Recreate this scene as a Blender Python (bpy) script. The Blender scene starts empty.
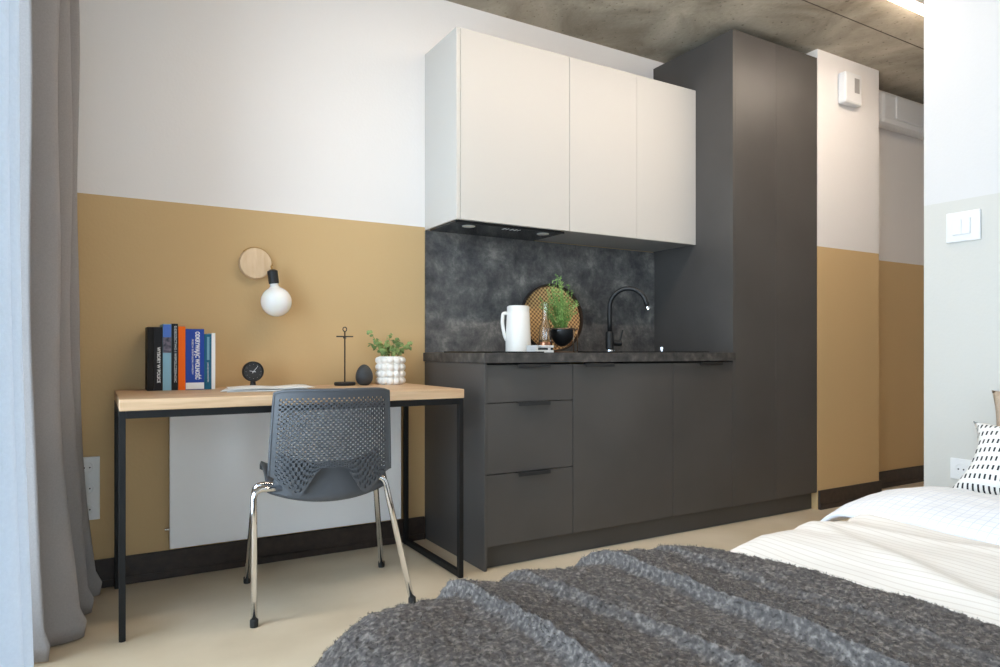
import bpy, bmesh, math, random
from mathutils import Vector, Matrix, noise
random.seed(7)
sc = bpy.context.scene
COL = sc.collection
PI = math.pi

# ------------------------------------------------------------------ helpers
def lin(r, g, b):
    def f(c):
        c /= 255.0
        return c / 12.92 if c <= 0.04045 else ((c + 0.055) / 1.055) ** 2.4
    return (f(r), f(g), f(b), 1.0)

def mat(name, col, rough=0.6, metal=0.0, spec=0.5, **kw):
    m = bpy.data.materials.new(name); m.use_nodes = True
    b = m.node_tree.nodes['Principled BSDF']
    b.inputs['Base Color'].default_value = col
    b.inputs['Roughness'].default_value = rough
    b.inputs['Metallic'].default_value = metal
    b.inputs['Specular IOR Level'].default_value = spec
    for k, v in kw.items():
        b.inputs[k.replace('_', ' ')].default_value = v
    return m

def nodes(m):
    t = m.node_tree
    return t, t.nodes, t.links, t.nodes['Principled BSDF']

def noise_mat(name, stops, scale=5, detail=6, rough=0.6, bump=0.0, bscale=None, stretch=(1, 1, 1), spec=0.5, distort=0.0, bdist=0.01, metal=0.0, nrough=0.5):
    m = mat(name, stops[0][1], rough, metal, spec)
    t, N, L, b = nodes(m)
    tc = N.new('ShaderNodeTexCoord'); mp = N.new('ShaderNodeMapping')
    mp.inputs['Scale'].default_value = stretch
    L.new(tc.outputs['Object'], mp.inputs['Vector'])
    n = N.new('ShaderNodeTexNoise'); n.inputs['Scale'].default_value = scale
    n.inputs['Detail'].default_value = detail; n.inputs['Roughness'].default_value = nrough; n.inputs['Distortion'].default_value = distort
    L.new(mp.outputs[0], n.inputs['Vector'])
    r = N.new('ShaderNodeValToRGB')
    els = r.color_ramp.elements
    els[0].position, els[0].color = stops[0]
    els[1].position, els[1].color = stops[-1]
    for p, c in stops[1:-1]:
        e = els.new(p); e.color = c
    L.new(n.outputs['Fac'], r.inputs['Fac']); L.new(r.outputs['Color'], b.inputs['Base Color'])
    if bump:
        n2 = N.new('ShaderNodeTexNoise'); n2.inputs['Scale'].default_value = bscale or scale * 4
        n2.inputs['Detail'].default_value = 4
        L.new(mp.outputs[0], n2.inputs['Vector'])
        bp = N.new('ShaderNodeBump'); bp.inputs['Strength'].default_value = bump; bp.inputs['Distance'].default_value = bdist
        L.new(n2.outputs['Fac'], bp.inputs['Height']); L.new(bp.outputs[0], b.inputs['Normal'])
    return m

def emis(name, col, strength):
    m = bpy.data.materials.new(name); m.use_nodes = True
    t = m.node_tree; t.nodes.clear()
    o = t.nodes.new('ShaderNodeOutputMaterial'); e = t.nodes.new('ShaderNodeEmission')
    e.inputs[0].default_value = col; e.inputs[1].default_value = strength
    t.links.new(e.outputs[0], o.inputs[0]); return m

class MB:
    def __init__(s): s.bm = bmesh.new()
    def box(s, x0, x1, y0, y1, z0, z1, bev=0.0, seg=2):
        r = bmesh.ops.create_cube(s.bm, size=1.0)
        vs = r['verts']
        bmesh.ops.scale(s.bm, vec=(abs(x1 - x0), abs(y1 - y0), abs(z1 - z0)), verts=vs)
        bmesh.ops.translate(s.bm, vec=((x0 + x1) / 2, (y0 + y1) / 2, (z0 + z1) / 2), verts=vs)
        if bev:
            es = list({e for v in vs for e in v.link_edges})
            bmesh.ops.bevel(s.bm, geom=es, offset=bev, segments=seg, affect='EDGES', profile=0.5)
        return s
    def lathe(s, prof, n=40, c=(0, 0, 0), capb=True, capt=True, mtx=None):
        rings = []
        for (r, z) in prof:
            ring = []
            for i in range(n):
                a = 2 * PI * i / n
                p = Vector((r * math.cos(a), r * math.sin(a), z))
                if mtx: p = mtx @ p
                ring.append(s.bm.verts.new(p + Vector(c)))
            rings.append(ring)
        for a, b in zip(rings[:-1], rings[1:]):
            for i in range(n):
                s.bm.faces.new((a[i], a[(i + 1) % n], b[(i + 1) % n], b[i]))
        if capb: s.bm.faces.new(list(reversed(rings[0])))
        if capt: s.bm.faces.new(rings[-1])
        return s
    def tube(s, pts, r, n=12, cap=True):
        pts = [Vector(p) for p in pts]
        rad = r if isinstance(r, (list, tuple)) else [r] * len(pts)
        rings = []; up = None
        for i, p in enumerate(pts):
            if i == 0: d = pts[1] - p
            elif i == len(pts) - 1: d = p - pts[-2]
            else: d = (pts[i + 1] - p).normalized() + (p - pts[i - 1]).normalized()
            d.normalize()
            if up is None:
                up = Vector((0, 0, 1)) if abs(d.z) < 0.9 else Vector((1, 0, 0))
            a = d.cross(up).normalized(); b = a.cross(d).normalized(); up = b
            rings.append([s.bm.verts.new(p + (a * math.cos(2 * PI * k / n) + b * math.sin(2 * PI * k / n)) * rad[i]) for k in range(n)])
        for A, B in zip(rings[:-1], rings[1:]):
            for k in range(n):
                s.bm.faces.new((A[k], A[(k + 1) % n], B[(k + 1) % n], B[k]))
        if cap:
            s.bm.faces.new(list(reversed(rings[0]))); s.bm.faces.new(rings[-1])
        return s
    def grid(s, fn, nu, nv, skip=None):
        V = [[s.bm.verts.new(fn(i / nu, j / nv)) for j in range(nv + 1)] for i in range(nu + 1)]
        for i in range(nu):
            for j in range(nv):
                if skip and skip(i, j): continue
                s.bm.faces.new((V[i][j], V[i + 1][j], V[i + 1][j + 1], V[i][j + 1]))
        return V
    def sphere(s, c, r, seg=16, sc3=(1, 1, 1)):
        q = bmesh.ops.create_uvsphere(s.bm, u_segments=seg, v_segments=max(6, seg // 2), radius=r)
        bmesh.ops.scale(s.bm, vec=sc3, verts=q['verts'])
        bmesh.ops.translate(s.bm, vec=c, verts=q['verts']); return s
    def poly(s, pts):
        s.bm.faces.new([s.bm.verts.new(p) for p in pts]); return s
    def prism(s, pts, axis, a0, a1, bev=0):
        """extrude a 2-D outline; axis 'y': pts=(x,z), 'x': pts=(y,z), 'z': pts=(x,y)"""
        def P(p, a):
            return {'y': (p[0], a, p[1]), 'x': (a, p[0], p[1]), 'z': (p[0], p[1], a)}[axis]
        A = [s.bm.verts.new(P(p, a0)) for p in pts]; B = [s.bm.verts.new(P(p, a1)) for p in pts]
        n = len(pts)
        for i in range(n):
            s.bm.faces.new((A[i], A[(i + 1) % n], B[(i + 1) % n], B[i]))
        s.bm.faces.new(list(reversed(A))); s.bm.faces.new(B)
        return s
    def build(s, name, m, parent=None, smooth=False, solid=0.0, subsurf=0, solid_off=0.0, auto=None):
        bmesh.ops.recalc_face_normals(s.bm, faces=s.bm.faces)
        me = bpy.data.meshes.new(name); s.bm.to_mesh(me); s.bm.free()
        o = bpy.data.objects.new(name, me); COL.objects.link(o)
        if m: me.materials.append(m)
        if smooth:
            for p in me.polygons: p.use_smooth = True
            if auto:
                try: me.set_sharp_from_angle(angle=math.radians(auto))
                except Exception: pass
        if solid:
            md = o.modifiers.new('Solid', 'SOLIDIFY'); md.thickness = solid; md.offset = solid_off
        if subsurf:
            md = o.modifiers.new('Sub', 'SUBSURF'); md.levels = md.render_levels = subsurf
        if parent:
            o.parent = parent
            o.matrix_parent_inverse = parent.matrix_basis.inverted()
        return o

def box(name, m, x0, x1, y0, y1, z0, z1, parent=None, bev=0.0):
    return MB().box(x0, x1, y0, y1, z0, z1, bev).build(name, m, parent)

def thing(name, label, cat, loc=(0, 0, 0), rz=0, group=None):
    o = bpy.data.objects.new(name, None); COL.objects.link(o)
    o.location = loc; o.rotation_euler = (0, 0, rz); o.empty_display_size = 0.1
    o['label'] = label; o['category'] = cat
    if group: o['group'] = group
    return o

def tag(o, label, cat, group=None):
    o['label'] = label; o['category'] = cat
    if group: o['group'] = group
    return o

def struct(o):
    o['kind'] = 'structure'; return o

def sbox(name, m, *a, **k): return struct(box(name, m, *a, **k))

def text_mesh(name, body, size, m, parent, fn, depth=0.0006, width=None, bold=0.0):
    """font outlines turned into a mesh; fn maps (tx, ty, tz) to the world"""
    cu = bpy.data.curves.new(name, 'FONT'); cu.body = body; cu.size = size; cu.extrude = depth
    cu.resolution_u = 3; cu.offset = bold
    tmp = bpy.data.objects.new(name + '_tmp', cu); COL.objects.link(tmp)
    bpy.context.view_layer.update()
    dg = bpy.context.evaluated_depsgraph_get()
    me = bpy.data.meshes.new_from_object(tmp.evaluated_get(dg))
    bpy.data.objects.remove(tmp); bpy.data.curves.remove(cu)
    xs = [v.co.x for v in me.vertices]
    k = width / max(1e-6, (max(xs) - min(xs))) if width else 1.0
    for v in me.vertices:
        v.co = Vector(fn((v.co.x - min(xs)) * k, v.co.y, v.co.z))
    me.materials.clear(); me.materials.append(m); me.name = name
    o = bpy.data.objects.new(name, me); COL.objects.link(o)
    if parent:
        o.parent = parent; o.matrix_parent_inverse = parent.matrix_basis.inverted()
    return o

# ------------------------------------------------------------------ dimensions
W = 3.03          # back wall plane
ZC = 2.615        # ceiling
XL = -0.34        # window wall plane
XR = 2.93         # bed partition plane
YP = 1.545        # end of partition
YN = -2.6         # wall behind the camera
XE = 5.6          # end of corridor
YH = 2.62         # corridor wall
PX0, PX1, PY = 3.532, 4.13, 2.443   # pillar
PAINT = 1.495

# ------------------------------------------------------------------ materials
def two_tone(name, low, high, z):
    m = mat(name, high, 0.75, spec=0.3)
    t, N, L, b = nodes(m)
    g = N.new('ShaderNodeNewGeometry'); s = N.new('ShaderNodeSeparateXYZ')
    L.new(g.outputs['Position'], s.inputs[0])
    c = N.new('ShaderNodeMath'); c.operation = 'GREATER_THAN'; c.inputs[1].default_value = z
    L.new(s.outputs['Z'], c.inputs[0])
    mx = N.new('ShaderNodeMix'); mx.data_type = 'RGBA'
    mx.inputs[6].default_value = low; mx.inputs[7].default_value = high
    L.new(c.outputs[0], mx.inputs[0]); L.new(mx.outputs[2], b.inputs['Base Color'])
    n = N.new('ShaderNodeTexNoise'); n.inputs['Scale'].default_value = 90
    L.new(g.outputs['Position'], n.inputs['Vector'])
    bp = N.new('ShaderNodeBump'); bp.inputs['Strength'].default_value = 0.06; bp.inputs['Distance'].default_value = 0.01
    L.new(n.outputs['Fac'], bp.inputs['Height']); L.new(bp.outputs[0], b.inputs['Normal'])
    return m

OCHRE = lin(202, 172, 126)
WHITE = lin(233, 229, 226)
M = {}
M['wall'] = two_tone('ochre_and_white_paint', OCHRE, WHITE, PAINT)
M['wall_grey'] = two_tone('pale_grey_and_white_paint', lin(202, 200, 194), lin(209, 207, 206), PAINT)
M['white_wall'] = mat('white_wall_paint', WHITE, 0.8, spec=0.3)
M['floor'] = noise_mat('polished_beige_floor', [(0.25, lin(194, 176, 148)), (0.5, lin(210, 194, 168)), (0.75, lin(222, 208, 186))], 2.2, 8, 0.42, 0.03, 60, spec=0.4)
M['skirting'] = noise_mat('dark_brown_skirting', [(0.3, lin(36, 28, 24)), (0.7, lin(58, 46, 40))], 30, 5, 0.5)
M['anthracite'] = noise_mat('anthracite_cabinet_front', [(0.3, lin(69, 66, 64)), (0.7, lin(76, 73, 71))], 3, 3, 0.42, 0.0, spec=0.45)
M['gap'] = mat('dark_gap', lin(18, 18, 18), 0.8)
M['handle'] = mat('black_metal_handle', lin(22, 22, 23), 0.45, spec=0.5)
M['white_cab'] = mat('off_white_cabinet', lin(198, 194, 188), 0.45, spec=0.4)
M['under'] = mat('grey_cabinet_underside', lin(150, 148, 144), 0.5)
M['black_glass'] = mat('black_glass', lin(14, 14, 15), 0.12)
M['black_metal'] = mat('black_powder_coated_steel', lin(17, 17, 18), 0.5, spec=0.3)
M['black_matt'] = mat('matt_black', lin(24, 25, 27), 0.5)
M['chrome'] = mat('chrome', (0.86, 0.87, 0.9, 1), 0.08, 1.0)
M['lampwhite'] = mat('opal_glass', lin(244, 243, 240), 0.15, Subsurface_Weight=0.2)
M['white_plastic'] = mat('white_plastic', lin(224, 224, 224), 0.35)
M['grey_plastic'] = mat('grey_plastic', lin(150, 148, 146), 0.4)
M['rubber'] = mat('black_rubber', lin(30, 30, 30), 0.7)
M['radiator'] = mat('white_enamel', lin(245, 245, 246), 0.3)
M['soil'] = noise_mat('soil', [(0.3, lin(40, 30, 22)), (0.7, lin(70, 54, 40))], 60, 4, 0.9)
M['ceramic'] = mat('white_ceramic', lin(240, 238, 233), 0.35)
M['paper'] = mat('white_paper', lin(243, 243, 242), 0.6)
M['slate'] = noise_mat('dark_slate_laminate', [(0.3, lin(50, 50, 52)), (0.45, lin(82, 81, 81)), (0.55, lin(104, 102, 100)), (0.7, lin(150, 146, 140))], 9, 15, 0.5, 0.35, 60, distort=0.2, nrough=0.72, spec=0.4)
M['worktop'] = noise_mat('dark_stone_worktop', [(0.3, lin(44, 43, 43)), (0.55, lin(70, 67, 65)), (0.75, lin(100, 96, 92))], 26, 8, 0.5, 0.08, 60, spec=0.35)
M['curtain'] = noise_mat('grey_curtain_cloth', [(0.3, lin(176, 171, 170)), (0.7, lin(190, 185, 184))], 220, 2, 0.9, 0.12, 500, spec=0.2)
t, N, L, b = nodes(M['curtain'])
tl = N.new('ShaderNodeBsdfTranslucent'); tl.inputs[0].default_value = lin(190, 190, 192)
ms = N.new('ShaderNodeMixShader'); ms.inputs[0].default_value = 0.4
L.new(b.outputs[0], ms.inputs[1]); L.new(tl.outputs[0], ms.inputs[2]); L.new(ms.outputs[0], N['Material Output'].inputs[0])
M['daylight_painted_curtain'] = M['curtain'].copy(); M['daylight_painted_curtain'].name = 'daylight_painted_cloth'  # same grey cloth, its colours lightened to paint daylight onto the near panel
for e_, c_ in zip([n_ for n_ in M['daylight_painted_curtain'].node_tree.nodes if n_.type == 'VALTORGB'][0].color_ramp.elements, (lin(220, 222, 224), lin(228, 230, 232))): e_.color = c_
for n_ in M['daylight_painted_curtain'].node_tree.nodes:
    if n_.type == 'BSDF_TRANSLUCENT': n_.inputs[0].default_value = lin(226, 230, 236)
M['chair'] = mat('dark_grey_polypropylene', lin(74, 77, 82), 0.45, spec=0.45)

# concrete ceiling with blotches, pin holes and a shutter seam
m = mat('raw_concrete', lin(120, 112, 98), 0.8, spec=0.25); M['concrete'] = m
t, N, L, b = nodes(m)
g = N.new('ShaderNodeNewGeometry')
n1 = N.new('ShaderNodeTexNoise'); n1.inputs['Scale'].default_value = 2.6; n1.inputs['Detail'].default_value = 10; n1.inputs['Roughness'].default_value = 0.62; n1.inputs['Distortion'].default_value = 0.5
L.new(g.outputs['Position'], n1.inputs['Vector'])
r1 = N.new('ShaderNodeValToRGB'); e = r1.color_ramp.elements
e[0].position = 0.28; e[0].color = lin(122, 112, 96); e[1].position = 0.72; e[1].color = lin(196, 186, 168)
L.new(n1.outputs['Fac'], r1.inputs['Fac'])
v = N.new('ShaderNodeTexNoise'); v.inputs['Scale'].default_value = 42; v.inputs['Detail'].default_value = 3
L.new(g.outputs['Position'], v.inputs['Vector'])
r2 = N.new('ShaderNodeValToRGB'); e = r2.color_ramp.elements
e[0].position = 0.28; e[0].color = (0.4, 0.38, 0.35, 1); e[1].position = 0.36; e[1].color = (1, 1, 1, 1)
L.new(v.outputs['Fac'], r2.inputs['Fac'])
mx = N.new('ShaderNodeMix'); mx.data_type = 'RGBA'; mx.blend_type = 'MULTIPLY'; mx.inputs[0].default_value = 0.8
L.new(r1.outputs['Color'], mx.inputs[6]); L.new(r2.outputs['Color'], mx.inputs[7])
sp = N.new('ShaderNodeSeparateXYZ'); L.new(g.outputs['Position'], sp.inputs[0])
def absd(src, val, wdt):
    a = N.new('ShaderNodeMath'); a.operation = 'SUBTRACT'; a.inputs[1].default_value = val; L.new(src, a.inputs[0])
    c = N.new('ShaderNodeMath'); c.operation = 'ABSOLUTE'; L.new(a.outputs[0], c.inputs[0])
    d = N.new('ShaderNodeMath'); d.operation = 'LESS_THAN'; d.inputs[1].default_value = wdt; L.new(c.outputs[0], d.inputs[0])
    return d.outputs[0]
seam = absd(sp.outputs['Y'], 2.14, 0.004)
mx2 = N.new('ShaderNodeMix'); mx2.data_type = 'RGBA'; mx2.inputs[7].default_value = lin(88, 78, 66)
L.new(seam, mx2.inputs[0]); L.new(mx.outputs[2], mx2.inputs[6]); L.new(mx2.outputs[2], b.inputs['Base Color'])
bp = N.new('ShaderNodeBump'); bp.inputs['Strength'].default_value = 0.2; bp.inputs['Distance'].default_value = 0.02
L.new(v.outputs['Fac'], bp.inputs['Height']); L.new(bp.outputs[0], b.inputs['Normal'])

# oak
def wood(name, c0, c1, stretch, scale=9, rough=0.5):
    return noise_mat(name, [(0.3, c0), (0.5, tuple((a + b) / 2 for a, b in zip(c0, c1))), (0.7, c1)], scale, 8, rough, 0.05, 40, stretch=stretch, distort=0.3)
M['oak'] = wood('oak_top', lin(186, 150, 114), lin(218, 186, 150), (0.5, 6, 6))
M['birch'] = wood('pale_birch', lin(214, 182, 142), lin(232, 206, 172), (4, 4, 0.8))
# window glass
m = bpy.data.materials.new('clear_window_glass'); m.use_nodes = True; t = m.node_tree; t.nodes.clear()
o_ = t.nodes.new('ShaderNodeOutputMaterial'); mxs = t.nodes.new('ShaderNodeMixShader'); tr = t.nodes.new('ShaderNodeBsdfTransparent'); gl = t.nodes.new('ShaderNodeBsdfGlossy'); fr = t.nodes.new('ShaderNodeFresnel')
gl.inputs['Roughness'].default_value = 0.02; fr.inputs[0].default_value = 1.3
t.links.new(fr.outputs[0], mxs.inputs[0]); t.links.new(tr.outputs[0], mxs.inputs[1]); t.links.new(gl.outputs[0], mxs.inputs[2]); t.links.new(mxs.outputs[0], o_.inputs[0])
M['pane'] = m
M['glass'] = mat('clear_glass', (0.97, 0.98, 0.98, 1), 0.02, IOR=1.45, Transmission_Weight=1.0)

# ------------------------------------------------------------------ room shell
sbox('floor', M['floor'], XL - 0.3, XE + 0.1, YN - 0.1, W + 0.2, -0.1, 0)
sbox('ceiling', M['concrete'], XL - 0.3, XE + 0.1, YN - 0.1, W + 0.2, ZC, ZC + 0.15)
sbox('wall_back', M['wall'], XL, PX0, W, W + 0.15, 0, ZC)
sbox('wall_pillar', M['wall'], PX0, PX1, PY, W + 0.15, 0, ZC)
sbox('wall_corridor', M['wall'], PX1, XE, YH, YH + 0.15, 0, ZC)
sbox('wall_end', M['white_wall'], XE, XE + 0.1, YP, YH + 0.15, 0, ZC)
sbox('wall_right', M['wall_grey'], XR, XE + 0.1, YN, YP, 0, ZC)
NX0, NX1 = -0.2, 0.55
mb = MB(); mb.box(XL, NX0, YN - 0.2, YN, 0, ZC); mb.box(NX1, XR, YN - 0.2, YN, 0, ZC); mb.box(NX0, NX1, YN - 0.2, YN, 0, 0.08); mb.box(NX0, NX1, YN - 0.2, YN, 2.44, ZC)
struct(mb.build('wall_near', M['white_wall']))
win2 = struct(MB().box(NX0, NX0 + 0.06, YN - 0.14, YN - 0.08, 0.08, 2.44).box(NX1 - 0.06, NX1, YN - 0.14, YN - 0.08, 0.08, 2.44).box(NX0 + 0.06, NX1 - 0.06, YN - 0.14, YN - 0.08, 0.08, 0.14)
              .box(NX0 + 0.06, NX1 - 0.06, YN - 0.14, YN - 0.08, 2.38, 2.44).build('window_2', M['white_plastic']))
box('window_glass', M['pane'], NX0 + 0.06, NX1 - 0.06, YN - 0.113, YN - 0.107, 0.14, 2.38, win2)
# window wall with its opening
WY0, WY1, WZ0, WZ1 = -0.7, 2.44, 0.08, 2.44
mb = MB()
mb.box(XL - 0.25, XL, WY1, W + 0.15, 0, ZC); mb.box(XL - 0.25, XL, YN - 0.1, WY0, 0, ZC)
mb.box(XL - 0.25, XL, WY0, WY1, 0, WZ0); mb.box(XL - 0.25, XL, WY0, WY1, WZ1, ZC)
struct(mb.build('wall_left', M['white_wall']))
win = struct(MB().box(XL - 0.16, XL - 0.1, WY0, WY0 + 0.06, WZ0, WZ1).box(XL - 0.16, XL - 0.1, WY1 - 0.06, WY1, WZ0, WZ1)
             .box(XL - 0.16, XL - 0.1, WY0, WY1, WZ0, WZ0 + 0.06).box(XL - 0.16, XL - 0.1, WY0, WY1, WZ1 - 0.06, WZ1)
             .box(XL - 0.16, XL - 0.1, 1.24, 1.3, WZ0, WZ1).build('window_1', M['white_plastic']))
for a, c in ((WY0 + 0.06, 1.24), (1.3, WY1 - 0.06)):
    box('window_glass', M['pane'], XL - 0.135, XL - 0.129, a, c, WZ0 + 0.06, WZ1 - 0.06, win)
# skirting
def skirt(name, x0, x1, y0, y1, face):
    mb = MB()
    mb.box(x0, x1, y0, y1, 0.0, 0.107, 0.002)
    if face == 'y': mb.box(x0, x1, y0 - 0.006, y0, 0.0, 0.028, 0.001)
    return struct(mb.build(name, M['skirting']))
skirt('baseboard_back', XL, 1.36, W - 0.014, W, 'y')
skirt('baseboard_pillar', PX0 + 0.004, PX1 + 0.012, PY - 0.012, PY, 'y')
sbox('baseboard_pillar_side', M['skirting'], PX1, PX1 + 0.012, PY, YH - 0.014, 0, 0.107)
skirt('baseboard_corridor', PX1 + 0.012, XE, YH - 0.014, YH, 'y')

# ------------------------------------------------------------------ kitchen: base run
FY = 2.443                     # front faces
XB0, XB1 = 1.362, 2.834        # base run
side = box('end_panel', M['anthracite'], 1.3655, 1.3775, FY - 0.002, W, 0, 0.8495, bev=0.001)
tag(side, 'dark grey end panel closing the kitchen base units beside the desk', 'panel')
plinth = box('kitchen_plinth', M['anthracite'], 1.3785, 3.529, 2.480, 2.496, 0, 0.1035)
tag(plinth, 'recessed dark grey plinth strip along the floor under the kitchen units', 'plinth')

def tab_handle(x, z, parent, wid=0.16):
    """thin folded metal pull hooked over the top edge of a front"""
    p = [(-0.0, 0.0), (-0.022, 0.0), (-0.024, -0.016), (-0.0215, -0.016), (-0.0195, -0.0025), (0.0, -0.0025)]
    mb = MB().prism([(FY + a, z + c) for a, c in p], 'x', x - wid / 2, x + wid / 2)
    return mb.build('handle', M['handle'], parent)

# drawer unit
t_ = thing('drawer_cabinet', 'dark grey base cabinet with three drawers nearest the desk', 'cabinet', (1.59, 2.73, 0.104))
box('body', M['gap'], 1.379, 1.8115, FY + 0.02, W - 0.003, 0.105, 0.846, t_)
for z0, z1 in ((0.098, 0.390), (0.3935, 0.6835), (0.687, 0.842)):
    d = box('drawer', M['anthracite'], 1.3785, 1.8115, FY, FY + 0.019, z0, z1, t_, bev=0.001)
    tab_handle(1.598, z1 + 0.0035, d)
t_ = thing('sink_cabinet', 'dark grey base cabinet with one wide door below the tap', 'cabinet', (2.1, 2.73, 0.104))
box('body', M['gap'], 1.815, 2.4115, FY + 0.02, W - 0.003, 0.105, 0.735, t_)
d = box('door', M['anthracite'], 1.8145, 2.4125, FY, FY + 0.019, 0.098, 0.842, t_, bev=0.001)
tab_handle(1.95, 0.8455, d)
t_ = thing('base_cabinet', 'dark grey base cabinet with narrow door against the tall cupboard', 'cabinet', (2.6, 2.73, 0.104))
box('body', M['gap'], 2.416, 2.831, FY + 0.02, W - 0.003, 0.105, 0.735, t_)
d = box('door', M['anthracite'], 2.4155, 2.8325, FY, FY + 0.019, 0.098, 0.842, t_, bev=0.001)
tab_handle(2.655, 0.8455, d)

# worktop with a cut-out for the sink
ZW = 0.892
SX0, SX1, SY0, SY1 = 2.16, 2.72, 2.52, 2.84
mb = MB()
WX0, WX1, WY_0, WY_1 = 1.357, 2.833, 2.423, W - 0.001
mb.box(WX0, SX0, WY_0, WY_1, 0.8505, ZW, 0.0015); mb.box(SX1, WX1, WY_0, WY_1, 0.8505, ZW, 0.0015)
mb.box(SX0, SX1, WY_0, SY0, 0.8505, ZW, 0.0015); mb.box(SX0, SX1, SY1, WY_1, 0.8505, ZW, 0.0015)
wt = mb.build('worktop', M['worktop'])
tag(wt, 'dark stone-look worktop running over the kitchen base units', 'worktop')
spl = box('backsplash', M['slate'], 1.366, 2.833, W - 0.012, W - 0.0005, ZW + 0.0005, 1.478)
tag(spl, 'dark slate-look splashback panel between worktop and white wall cabinets', 'splashback')

# sink (black composite, rim on the worktop)
mb = MB()
x0, x1, y0, y1 = SX0 - 0.012, SX1 + 0.012, SY0 - 0.012, SY1 + 0.012
def ring(bm, R1, R2):
    for i in range(4): bm.faces.new((R1[i], R1[(i + 1) % 4], R2[(i + 1) % 4], R2[i]))
def rect(bm, i, z): return [bm.verts.new(p) for p in ((x0 + i, y0 + i, z), (x1 - i, y0 + i, z), (x1 - i, y1 - i, z), (x0 + i, y1 - i, z))]
R = [rect(mb.bm, 0, ZW + 0.0005), rect(mb.bm, 0, ZW + 0.006), rect(mb.bm, 0.02, ZW + 0.006), rect(mb.bm, 0.026, ZW - 0.15)]
for a, c in zip(R[:-1], R[1:]): ring(mb.bm, a, c)
mb.bm.faces.new(R[-1])
snk = thing('kitchen_sink', 'black inset sink with thin rim set in the worktop', 'sink', (2.44, 2.68, ZW))
mb.build('basin', M['black_matt'], snk)
kn = MB().lathe([(0.012, 0), (0.012, 0.008), (0.017, 0.01), (0.017, 0.022), (0.013, 0.026)], 24, (2.55, 2.66, ZW + 0.0065)).build('drain_knob', M['chrome'], snk, True, auto=40)
kn.location.y += 0.20; kn.location.x += 0.19
# black sink deck behind the basin for the tap and knob
box('drainer_rim', M['black_matt'], SX0 - 0.012, SX1 + 0.012, SY1 + 0.0125, 2.925, ZW + 0.0005, ZW + 0.006, snk, bev=0.001)
# hob
hob = thing('ceramic_hob', 'flat black glass hob on the worktop under the cooker hood', 'hob', (1.55, 2.72, ZW))
box('glass_plate', M['black_glass'], 1.42, 1.68, 2.47, 2.93, ZW + 0.0005, ZW + 0.006, hob, bev=0.001)
for yy, rr in ((2.6, 0.08), (2.8, 0.09)):
    mb = MB(); n = 40
    for k in range(n):
        a0, a1 = 2 * PI * k / n, 2 * PI * (k + 1) / n
        mb.poly([(1.55 + q * math.cos(a), yy + q * math.sin(a), ZW + 0.0063) for q, a in ((rr, a0), (rr, a1), (rr - 0.003, a1), (rr - 0.003, a0))])
    mb.build('cooking_zone', M['grey_plastic'], hob)

# tap
tap = thing('kitchen_tap', 'matt black high-arc kitchen tap with lever standing behind the sink', 'tap', (2.375, 2.885, ZW + 0.006))
bx, by, bz = 2.385, 2.885, ZW + 0.0065
MB().lathe([(0.026, 0), (0.026, 0.008), (0.024, 0.01)], 28, (bx, by, bz)).build('base_ring', M['chrome'], tap, True, auto=40)
MB().lathe([(0.0225, 0.010), (0.0225, 0.098), (0.02, 0.104), (0.012, 0.106)], 28, (bx, by, bz)).build('tap_body', M['black_matt'], tap, True, auto=40)
dirv = Vector((0.60, -0.80, 0)); Rr = 0.099
pts = [Vector((bx, by, bz + 0.10)), Vector((bx, by, bz + 0.16)), Vector((bx, by, bz + 0.22))]
zc = bz + 0.236
for k in range(0, 17):
    a = PI - (PI * 0.93) * k / 16
    pts.append(Vector((bx, by, zc)) + dirv * (Rr + Rr * math.cos(a)) + Vector((0, 0, Rr * math.sin(a))))
last = pts[-1]; dd = (pts[-1] - pts[-2]).normalized()
pts.append(last + dd * 0.025)
MB().tube(pts, 0.0125, 16).build('spout', M['black_matt'], tap, True)
MB().tube([pts[-1] - dd * 0.001, pts[-1] + dd * 0.016], 0.0132, 16).build('aerator', M['chrome'], tap, True, auto=40)
MB().tube([(bx + 0.02, by - 0.01, bz + 0.045), (bx + 0.058, by - 0.028, bz + 0.045)], 0.016, 16).tube([(bx + 0.05, by - 0.025, bz + 0.05), (bx + 0.065, by - 0.032, bz + 0.115)], [0.006, 0.004], 10).build('lever', M['black_matt'], tap, True, auto=40)

# ------------------------------------------------------------------ tall cupboard
tc_ = thing('tall_cupboard', 'dark grey floor-to-ceiling cupboard with two doors right of the worktop', 'cupboard', (3.17, 2.73, 0))
box('carcass', M['anthracite'], 2.8535, 3.5265, FY + 0.0195, W - 0.001, 0.0985, 2.562, tc_)
box('side_panel', M['anthracite'], 2.8345, 2.853, FY, W - 0.001, 0.098, 2.562, tc_, bev=0.0008)
box('door', M['anthracite'], 2.8535, 3.1725, FY, FY + 0.019, 0.098, 2.562, tc_, bev=0.001)
box('door', M['anthracite'], 3.1745, 3.527, FY, FY + 0.019, 0.098, 2.562, tc_, bev=0.001)

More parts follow.
